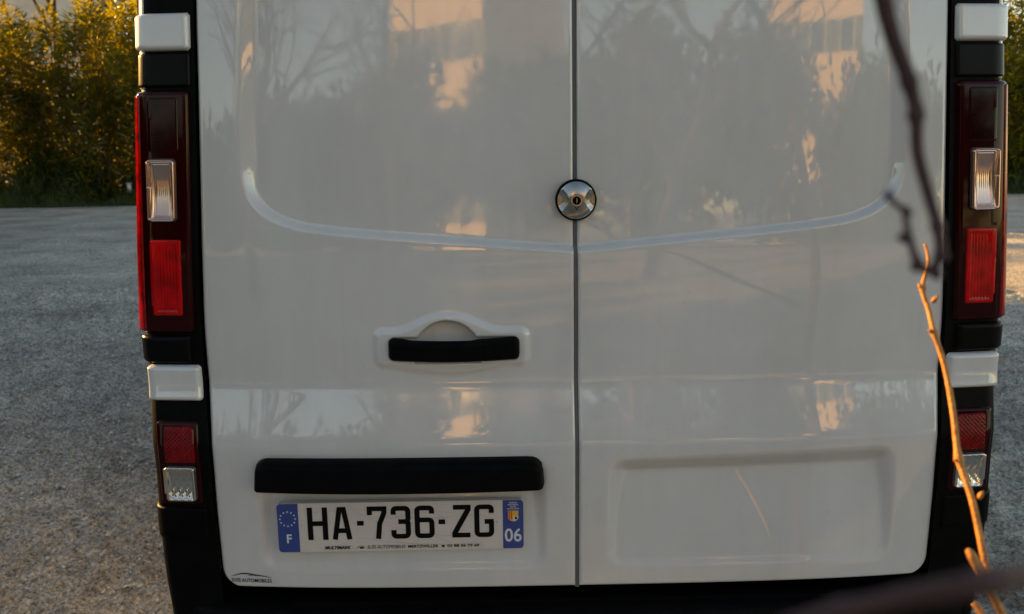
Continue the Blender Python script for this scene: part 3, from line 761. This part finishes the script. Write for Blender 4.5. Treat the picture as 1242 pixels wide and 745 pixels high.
for side in (-1, 1):
    for y in (0.98, 4.05):
        c = (side*0.83, y, 0.33)
        w = MB().lathe([(0.20, -0.10), (0.30, -0.105), (0.327, -0.085), (0.333, 0), (0.327, 0.085), (0.30, 0.105), (0.20, 0.10)], c, 'x', 40).build('wheel', M['tyre'], van, True, 40)
        MB().lathe([(0.205, side*0.085), (0.20, side*0.10), (0.12, side*0.098), (0.06, side*0.088), (0.0, side*0.09)], c, 'x', 40).build('wheel_cover', M['wheel'], w, True, 40)
    m_ = MB().box((side*1.02-0.10, 3.72, 1.12), (side*1.02+0.10, 3.86, 1.42)).build('wing_mirror', M['black'], van)
    MB().box((side*0.94-0.06, 3.76, 1.13), (side*0.94+0.06, 3.82, 1.17)).build('mirror_arm', M['black'], m_)

# ================================================================== vegetation
def leaf_mesh(C, D, L, W):                           # arrays: base, direction, length, width -> folded diamond leaves
    n = len(C); D = D/np.linalg.norm(D, axis=1, keepdims=True)
    q = rng.normal(size=(n, 3)); S = np.cross(D, q); S /= np.linalg.norm(S, axis=1, keepdims=True)
    U = np.cross(S, D)
    L = L[:, None]; W = W[:, None]
    mid = C+D*L*0.45
    V = np.stack([C, mid+S*W*0.5+U*W*0.22, C+D*L-U*L*0.10, mid-S*W*0.5+U*W*0.22], 1).reshape(-1, 3)
    b = 4*np.arange(n)[:, None]
    F = np.vstack([b+np.array([[0, 1, 2]]), b+np.array([[0, 2, 3]])])
    return V, F
def shrub(name, loc, w, dpt, h, nst, nlf, label, group, lsize=(0.14, 0.30), mat_l='leaf', base=0.12, seed=0):
    root = empty(name, loc); tag(root, label, 'shrub', group)
    st = MB(); Cs = []; Ds = []
    for k in range(nst):
        x, y = rng.uniform(-w/2, w/2)*0.8, rng.uniform(-dpt/2, dpt/2)*0.8
        hh = h*rng.uniform(0.55, 1.12); lean = rng.normal(0, 0.16*hh, 2)
        pts = [(x, y, -0.05), (x+lean[0]*0.2, y+lean[1]*0.2, hh*0.4), (x+lean[0]*0.55, y+lean[1]*0.55, hh*0.75), (x+lean[0]*1.1, y+lean[1]*1.0, hh)]
        sp = np.array(spline(pts, 3)); st.tube(sp, np.linspace(0.018, 0.004, len(sp)), 5)
        m = nlf//nst
        t = base+(1-base)*rng.random(m)**0.85
        idx = t*(len(sp)-1); i0 = np.minimum(idx.astype(int), len(sp)-2); fr = (idx-i0)[:, None]
        p = sp[i0]*(1-fr)+sp[i0+1]*fr
        an = rng.uniform(0, 6.283, m); rr = rng.random(m)**0.7*np.clip(0.42*(1.15-t), 0.06, 1)*w*0.75
        p = p+np.stack([np.cos(an)*rr, np.sin(an)*rr, rng.normal(0, 0.06, m)-rr*0.12], -1)
        d = np.stack([np.cos(an)*0.8, np.sin(an)*0.8, rng.uniform(-0.5, 1.1, m)], -1)+rng.normal(0, 0.25, (m, 3))
        Cs.append(p); Ds.append(d)
    st.build('stem', M['bark'], root, True)
    C = np.vstack(Cs); D = np.vstack(Ds); C[:, 2] = np.maximum(C[:, 2], 0.03)
    V, F = leaf_mesh(C, D, rng.uniform(*lsize, len(C)), rng.uniform(0.022, 0.05, len(C))*lsize[1]/0.30)
    mk('foliage', V, F, M[mat_l], root, False)
    return root
YB = 22.6
hed = 'leafy shrubs of the hedge behind the parking ground'
for i, (x, h, nst, n) in enumerate([(-17.4, 4.4, 9, 1800), (-14.6, 6.0, 20, 8000), (-12.6, 4.9, 22, 9500), (-10.6, 5.1, 22, 9500), (-8.4, 5.6, 18, 9000), (-6.2, 5.8, 16, 6000),
                                    (-3.8, 5.2, 14, 4500), (-1.2, 5.8, 14, 4500), (1.4, 5.4, 14, 4500), (4.0, 5.9, 14, 4500), (6.6, 5.3, 14, 4500), (9.2, 5.7, 16, 5500), (12.0, 5.9, 24, 13000), (14.4, 5.5, 24, 13000), (17.0, 5.4, 16, 6000), (19.6, 5.7, 14, 4500), (22.2, 5.2, 14, 4500), (24.8, 5.6, 14, 4500)]):
    lab = {1: 'tallest leafy hedge shrub, its golden top standing above its neighbours', 2: 'golden-flecked hedge shrub in front of the pale house and dark trunks', 3: 'golden-flecked hedge shrub rising behind the white marker post',
           12: 'brightly golden hedge shrub beside the tail lamp of the plain door'}.get(i, 'tall leafy hedge shrub with golden backlit leaves behind the grass verge')
    shrub('hedge_shrub', (x, YB+rng.uniform(-0.3, 0.5), 0), 2.6, 1.8, h, nst, n, lab, hed, lsize=(0.17, 0.40), base=0.03)
for lx, ly_, lh, ll in ((-16.2, 21.5, 4.0, 'low dense evergreen shrub added out of view to shade the far ground'), (-18.6, 22.4, 5.0, 'taller dense evergreen shrub added out of view to shade the far ground'), (-9.9, 26.2, 7.0, 'dark tall evergreen shrub behind the hedge beside the van'), (-11.8, 29.0, 6.6, 'dark evergreen shrub behind the thick tree trunk')):  # first two are added out of view to shade the far ground strip
    shrub('laurel_shrub', (lx, ly_, 0), 3.0, 2.0, lh, 20, 6000, ll, None, lsize=(0.25, 0.5), mat_l='leaf2')
M['render0'] = mat('coping_stone', (0.4, 0.38, 0.35), rough=0.9, var=0.2)
M['wallstone'] = mat('wall_render', (0.30, 0.28, 0.25), rough=0.9, var=0.25, vscale=2)
bw = empty('shade_wall', (-14.2, 4, 0)); tag(bw, 'long rendered wall, unseen, added to shade the parking ground', 'wall')  # unseen wall, added to stop sun leaking through the shrub row
MB().box((-0.15, -20, -0.2), (0.15, 14.5, 3.6)).build('wall_body', M['wallstone'], bw); MB().box((-0.22, -20, 3.602), (0.22, 14.5, 3.68)).build('coping', M['render0'], bw)
# shrub row added outside the frame to throw shade over the parking ground
for i, y in enumerate(np.arange(-11, 16.5, 2.3)):
    h = 4.05
    shrub('shade_shrub', (-12.9, y, 0), 1.8, 2.4, h*0.97, 16, 3600, 'dense dark shrub, unseen, added to shade the parking ground', 'unseen shrubs added for shade', lsize=(0.22, 0.42), mat_l='leaf2', base=0.02)
def crown_tree(name, loc, h, r, tr, label, nl, mat_l='leaf2', group=None, squash=1.0, leaf=(0.25, 0.5), bare=0.28, limbs=9):
    root = empty(name, loc); tag(root, label, 'tree', group)
    tk = MB(); top = h*0.8
    sp = spline([(0, 0, -0.1), (0.05*h*0.2, 0.02*h, h*0.25), (-0.02*h, 0.03*h, h*0.5), (0.02*h, 0, top)], 4)
    tk.tube(sp, np.linspace(tr, tr*0.25, len(sp)), 9)
    ends = []
    for k in range(limbs):
        a = rng.uniform(0, 6.28); b = rng.uniform(bare, 0.75)*h; q = np.array(sp[min(len(sp)-1, int(b/top*(len(sp)-1)))])
        e = q+np.array([math.cos(a)*r*0.7, math.sin(a)*r*0.7, h*rng.uniform(0.08, 0.22)]); mid = (q+e)/2+rng.normal(0, 0.1*r, 3)
        l = spline([q, mid, e], 3); tk.tube(l, np.linspace(tr*0.4, tr*0.08, len(l)), 6); ends.append(e); ends.append(mid)
    tk.build('trunk', M['bark'], root, True)
    if nl:
        cl = []
        for k in range(46):
            v = rng.normal(size=3); v /= np.linalg.norm(v); q = v*rng.random()**0.4
            cl.append((q[0]*r*0.85, q[1]*r*0.85, h*(bare+1)/2+q[2]*h*(1-bare)/2*0.9))
        cl = np.array(cl+[tuple(e) for e in ends]); ci = rng.integers(0, len(cl), nl)
        C = cl[ci]+rng.normal(0, r*0.17, (nl, 3)); D = rng.normal(size=(nl, 3))+np.array([0, 0, -0.2])
        V, F = leaf_mesh(C, D, rng.uniform(*leaf, nl), rng.uniform(0.4, 0.7, nl)*leaf[0]*1.3)
        mk('crown', V, F, M[mat_l], root, False)
    return root
rng = np.random.default_rng(11)
crown_tree('shade_tree', (-13.6, 3.85, 0), 10.5, 2.5, 0.22, 'tall dense evergreen tree, unseen, added to shade the near branches', 16000, leaf=(0.35, 0.6), bare=0.2)  # unseen tree, added to keep sun off the near dark branches
crown_tree('shade_tree', (-13.6, 11.1, 0), 11.0, 2.6, 0.22, 'broad evergreen tree, unseen, added to shade the side of the van', 11000, leaf=(0.35, 0.6), bare=0.2)  # unseen, added to block sun from most of the van side
crown_tree('shade_tree', (-14.0, 14.6, 0), 8.5, 2.0, 0.20, 'lower evergreen tree, unseen, added to the row of shading trees', 7000, leaf=(0.35, 0.6), bare=0.25)  # unseen, extends the added row of shade casters
# bare trunks behind the hedge and the pale house beyond
for x, y, h, tr, lab in ((-14.2, 27.0, 8.5, 0.16, 'dark forked tree trunk behind the hedge near the pale house'), (-12.55, 26.0, 9.0, 0.22, 'thick dark tree trunk behind the hedge'), (-11.2, 28.0, 8.0, 0.15, 'thin leaning tree trunk behind the hedge beside the van')):
    crown_tree('bare_tree', (x, y, 0), h, 1.6, tr, lab, 0, limbs=7)
M['render'] = mat('house_render', (0.40, 0.38, 0.35), rough=0.9, var=0.12, vscale=1.5)
M['renderw'] = mat('warm_house_render', (0.76, 0.60, 0.42), rough=0.9, var=0.10, vscale=1.5)
M['roof'] = mat('roof_tiles', (0.25, 0.11, 0.07), rough=0.85, var=0.3, vscale=3)
M['shutter'] = mat('shutter_paint', (0.10, 0.12, 0.10), rough=0.6)
M['pane'] = mat('window_pane', (0.02, 0.024, 0.03), rough=0.05, coat=0.5)
def house(name, x0, x1, y, depth, h, face, floors, ncol, label, wallm):
    root = empty(name, ((x0+x1)/2, y, 0)); tag(root, label, 'house'); cx_ = (x0+x1)/2
    hw = (x1-x0)/2; s = face                        # face: -1 looks towards -Y, +1 towards +Y
    ya, yb = (0, depth) if s < 0 else (-depth, 0)
    MB().box((-hw, ya, -0.2), (hw, yb, h)).build('wall', wallm, root)
    e = 0.45
    V = [(-hw-e, ya-e, h+0.003), (hw+e, ya-e, h+0.003), (hw+e, yb+e, h+0.003), (-hw-e, yb+e, h+0.003), (-hw*0.6, (ya+yb)/2, h+2.2), (hw*0.6, (ya+yb)/2, h+2.2)]
    mk('roof', V, [(0, 3, 2, 1), (0, 1, 5, 4), (1, 2, 5), (2, 3, 4, 5), (3, 0, 4)], M['roof'], root, False)
    fy = -0.012 if s < 0 else 0.012
    for f in range(floors):
        for c in range(ncol):
            wx = -hw+(c+0.5)*2*hw/ncol; wz = 1.1+f*(h-0.4)/floors
            a, b = sorted((fy*0.2, fy*3)); fr = MB().box((wx-0.62, a, wz-0.08), (wx+0.62, b, wz+1.48)).build('window', M['render'], root)
            a, b = sorted((fy*3.2, fy*4)); MB().box((wx-0.5, a, wz), (wx+0.5, b, wz+1.4)).build('pane', M['pane'], fr)
            for q in (-1, 1):
                a, b = sorted((fy*0.5, fy*4.5)); MB().box((wx+q*0.95-0.3, a, wz-0.05), (wx+q*0.95+0.3, b, wz+1.45)).build('shutter', M['shutter'], fr)
    return root
house('pale_house', -27.5, -21.4, 42, 8, 10.0, -1, 2, 3, 'pale rendered house glimpsed over the hedge between tree trunks', M['render'])
# what the glossy doors mirror: houses and trees across the road behind the photographer
hA = house('apartment_house', -6.6, -0.8, -36, 9, 14.0, 1, 4, 3, 'tall sunlit ochre house mirrored in the upper panel of the handle door', M['renderw'])
hB = house('apartment_house', 13.4, 20.5, -37, 9, 15.0, 1, 4, 3, 'tall sunlit ochre house mirrored in the upper panel of the plain door', M['renderw'])
hA.rotation_euler.z = rad(28); hB.rotation_euler.z = rad(28)
crown_tree('bare_tree', (-3.6, -20, 0), 10, 2.2, 0.16, 'leafless tree in front of the ochre house, seen only as a reflection', 0, limbs=16)
crown_tree('bare_tree', (-9.5, -18, 0), 9, 2.4, 0.15, 'leafless tree against open sky, seen only as a reflection', 0, limbs=16)
for x, y, h, r in ((-14, -24, 5.6, 2.6), (-9, -22, 5.2, 2.4), (-6.4, -23, 5.4, 2.2), (-4.0, -24, 6.4, 2.6), (0.5, -26, 7.6, 2.6), (5, -25, 8.2, 3.0), (9.5, -27, 8.6, 2.8), (14, -24, 6.8, 2.6), (19, -25, 7.5, 3)):
    crown_tree('street_tree', (x, y, 0), h*0.9, r, 0.14, 'dense round tree across from the rear doors, seen only as a reflection', 4200, group='trees mirrored in the doors', leaf=(0.35, 0.7), bare=0.12)

def twiggy_tree(name, loc, h, label, seed):
    root = empty(name, loc); tag(root, label, 'tree'); R = random.Random(seed); tk = MB(); br = MB()
    def grow(mb, p, d, L, r, lev):
        pts = [p]; q = p.copy(); dd = d.copy()
        for k in range(4):
            dd = (dd+Vector((R.gauss(0, .16), R.gauss(0, .16), R.gauss(0.04, .1)))).normalized(); q = q+dd*L/4; pts.append(q.copy())
        mb.tube(pts, [r*(1-0.16*k) for k in range(5)], 6 if lev < 2 else 4)
        if lev < 3:
            for k in range(7 if lev == 0 else 5):
                b = pts[R.randint(1 if lev else 2, 4)]; nd = (dd*0.55+Vector((R.gauss(0, .6), R.gauss(0, .6), R.gauss(0.15, .35)))).normalized()
                grow(br, b, nd, L*R.uniform(.45, .7), r*0.5, lev+1)
    grow(tk, Vector((0, 0, -0.05)), Vector((0, 0, 1)), h*0.5, h*0.016, 0)
    t = tk.build('trunk', M['bark'], root, True); br.build('branches', M['bark'], root, True)
twiggy_tree('leafless_tree', (-5.2, -9.5, 0), 7.5, 'twiggy leafless tree mirrored in the handle door above its lock', 3)
twiggy_tree('leafless_tree', (2.2, -11.5, 0), 8.0, 'twiggy leafless tree mirrored in the plain door', 8)
twiggy_tree('leafless_tree', (-1.4, -14.5, 0), 7.0, 'slender leafless tree mirrored beside the seam of the doors', 12)
# grass verge
def verge(n, xr, yr, hr):
    x = rng.uniform(*xr, n); y = yr[0]+(yr[1]-yr[0])*rng.random(n)**0.8
    k = (y-yr[0])/(yr[1]-yr[0])
    h = (hr[0]+(hr[1]-hr[0])*k**1.3)*rng.uniform(0.5, 1.15, n)*(0.75+0.35*np.sin(x*1.9)+0.25*np.sin(x*4.3+1))
    h = np.maximum(h, 0.05)
    C = np.stack([x, y, np.zeros(n)+rng.random(n)*h*0.5], -1); D = np.stack([rng.normal(0, 0.45, n), rng.normal(0, 0.45, n), np.ones(n)], -1)
    return C, D, h*0.7, rng.uniform(0.015, 0.05, n)
A = [verge(30000, (-15.5, -8), (20.7, 23.0), (0.12, 1.5)), verge(14000, (10, 16), (20.4, 23.0), (0.12, 1.5)), verge(5000, (-8, 10), (20.8, 22.9), (0.10, 0.8))]
C, D, L, W = [np.concatenate(a) for a in zip(*A)]
V, F = leaf_mesh(C, D, L, W)
tag(mk('grass_verge', V, F, M['grass'], None, False), 'dark green grass and weeds at the foot of the hedge', 'grass', kind='stuff')
# small white marker post at the foot of the hedge
pp = unp(157.5, 234, 21.6)
M['white_post'] = mat('post_paint', (0.55, 0.55, 0.53), rough=0.6, var=0.15)
post = empty('marker_post', (pp[0], 21.6, 0)); tag(post, 'short white marker post at the foot of the hedge', 'post')
MB().lathe([(0.055, -0.05), (0.055, 0.50), (0.045, 0.54), (0.0, 0.55)], (0, 0, 0), 'z', 12).build('shaft', M['white_post'], post, True, 40)
MB().box((-0.06, -0.06, 0.545), (0.06, 0.06, 0.565)).build('cap', M['white_post'], post)

# ================================================================== twigs in front of the van
def knotty(P, R, knots, k=8):
    sp = spline(P, k); n = len(sp); t = np.linspace(0, len(P)-1, n)
    r = np.interp(t, np.arange(len(R)), R)
    for kt, amp in knots: r = r*(1+amp*np.exp(-((t-kt)/0.13)**2))
    return sp, r
shoot = empty('bare_shoot', (0.72, -0.92, 0)); tag(shoot, 'thin orange-lit bare twig rising in front of the right tail lamp', 'twig')
loc = np.array([0.72, -0.92, 0])
px_main = [(1122, 296, 0.92), (1126, 318, 0.92), (1119, 350, 0.92), (1127, 378, 0.915), (1133, 404, 0.91), (1146, 445, 0.91), (1156, 500, 0.905), (1163, 556, 0.90), (1180, 610, 0.90), (1194, 678, 0.90), (1202, 706, 0.90), (1216, 745, 0.90)]
pts = [at(u, v, d)-loc for u, v, d in px_main]
pts += [np.array([0.07, 0.02, 0.25])*0.6+np.array([0, 0, 0.28]), np.array([0.0, 0.0, -0.03])]
Rm = [0.0013, 0.0016, 0.0023, 0.0024, 0.0025, 0.0026, 0.0027, 0.0028, 0.0029, 0.0030, 0.0032, 0.0034, 0.006, 0.009]
sp, r = knotty(pts, Rm, [(0, 0.3), (2, 0.45), (4, 0.6), (7, 0.6), (9.9, 0.55)])
MB().tube(sp, r, 10).build('stem', M['twig'], shoot, True)
for (u, v, d), (du, dv) in (((1119, 350, 0.92), (-5, -6)), ((1133, 404, 0.91), (-7, -4)), ((1131, 366, 0.915), (7, -7)), ((1163, 556, 0.90), (-6, 3)), ((1187, 604, 0.90), (6, -8)), ((1202, 706, 0.90), (-4, 4))):
    a = at(u, v, d)-loc; b = at(u+du, v+dv, d-0.004)-loc
    MB().tube([a, (a+b)/2, b], [0.0024, 0.0025, 0.0007], 8).build('bud', M['twig'], shoot, True)
a = [at(1181, 731, 0.90)-loc, at(1195, 752, 0.90)-loc, at(1225, 800, 0.90)-loc]
a.append(np.array(pts[11])+np.array([0.02, 0.0, -0.10]))
MB().tube(spline(a, 4), np.linspace(0.0030, 0.0034, 13), 8).build('side_stem', M['twig'], shoot, True)

tb = np.array([1.25, -1.75, 0.0])
tree = empty('bare_bush', tuple(tb)); tag(tree, 'dark bare bush branches hanging blurred across the plain door', 'bush')
trunk_pts = [(0, 0, -0.05), (-0.05, 0.05, 0.5), (0.02, 0.08, 1.1), (-0.10, 0.12, 1.7), (-0.35, 0.18, 2.2), (-0.72, 0.24, 2.5)]
MB().tube(spline(trunk_pts, 6), np.linspace(0.035, 0.012, 31), 10).build('trunk', M['branch'], tree, True)
DB = 0.33
pb = [(1066, -60, DB), (1072, 0, DB), (1083, 45, DB), (1103, 100, DB), (1111, 140, DB), (1113, 185, DB), (1126, 235, DB), (1137, 275, DB), (1140, 310, DB), (1126, 334, DB)]
def lerp_pts(a, b, n, sag=0.0): return [np.array(a)*(1-k/n)+np.array(b)*k/n+np.array([0, 0, sag*math.sin(math.pi*k/n)]) for k in range(n)]
P = lerp_pts(trunk_pts[-1], at(1040, -420, DB+0.1)-tb, 4)+[at(1040, -420, DB+0.1)-tb, at(1052, -220, DB+0.03)-tb]+[at(*q)-tb for q in pb]
Rb = [0.010, 0.009, 0.008, 0.007, 0.006, 0.0050, 0.0032, 0.0030, 0.0027, 0.0025, 0.0023, 0.0021, 0.0020, 0.0019, 0.0018, 0.0016]
sp, r = knotty(P, Rb, [(9, 0.3), (10, 0.45), (13, 0.35), (14, 0.35)])
MB().tube(sp, r, 10).build('branch', M['branch'], tree, True)
tw = [(1134, 322, DB), (1126, 328, DB), (1113, 318, DB), (1104, 292, DB), (1099, 270, DB), (1098, 255, DB), (1086, 248, DB), (1075, 233, DB)]
sp, r = knotty([at(*q)-tb for q in tw], [0.0017, 0.0018, 0.0015, 0.0013, 0.0012, 0.0012, 0.0010, 0.0016], [(2, 0.5), (5, 0.6), (7, 0.7)])
MB().tube(sp, r, 8).build('side_twig', M['branch'], tree, True)
for (u, v), (du, dv) in (((1104, 290), (-16, -4)), ((1099, 262), (2, -10)), ((1113, 322), (-8, 6)), ((1133, 330), (8, 8)), ((1111, 132), (9, -6)), ((1140, 312), (12, -2))):
    a_ = at(u, v, DB)-tb; b_ = at(u+du, v+dv, DB)-tb
    MB().tube([a_, (a_+b_)/2, b_], [0.0018, 0.0022, 0.0007], 8).build('bud', M['branch'], tree, True)
D2 = 0.20
lo = lerp_pts((0.0, 0.06, 0.95), at(1420, 655, 0.36)-tb, 5, -0.03)+[at(u, v, d)-tb for u, v, d in ((1420, 660, 0.36), (1300, 684, 0.25), (1200, 706, D2), (1080, 728, D2), (960, 758, D2), (860, 805, 0.21))]
sp, r = knotty(lo, [0.012, 0.011, 0.010, 0.008, 0.007, 0.0045, 0.0030, 0.0025, 0.0022, 0.0019, 0.0014], [(7, 0.3), (8.5, 0.3)])
MB().tube(sp, r, 10).build('branch', M['branch'], tree, True)
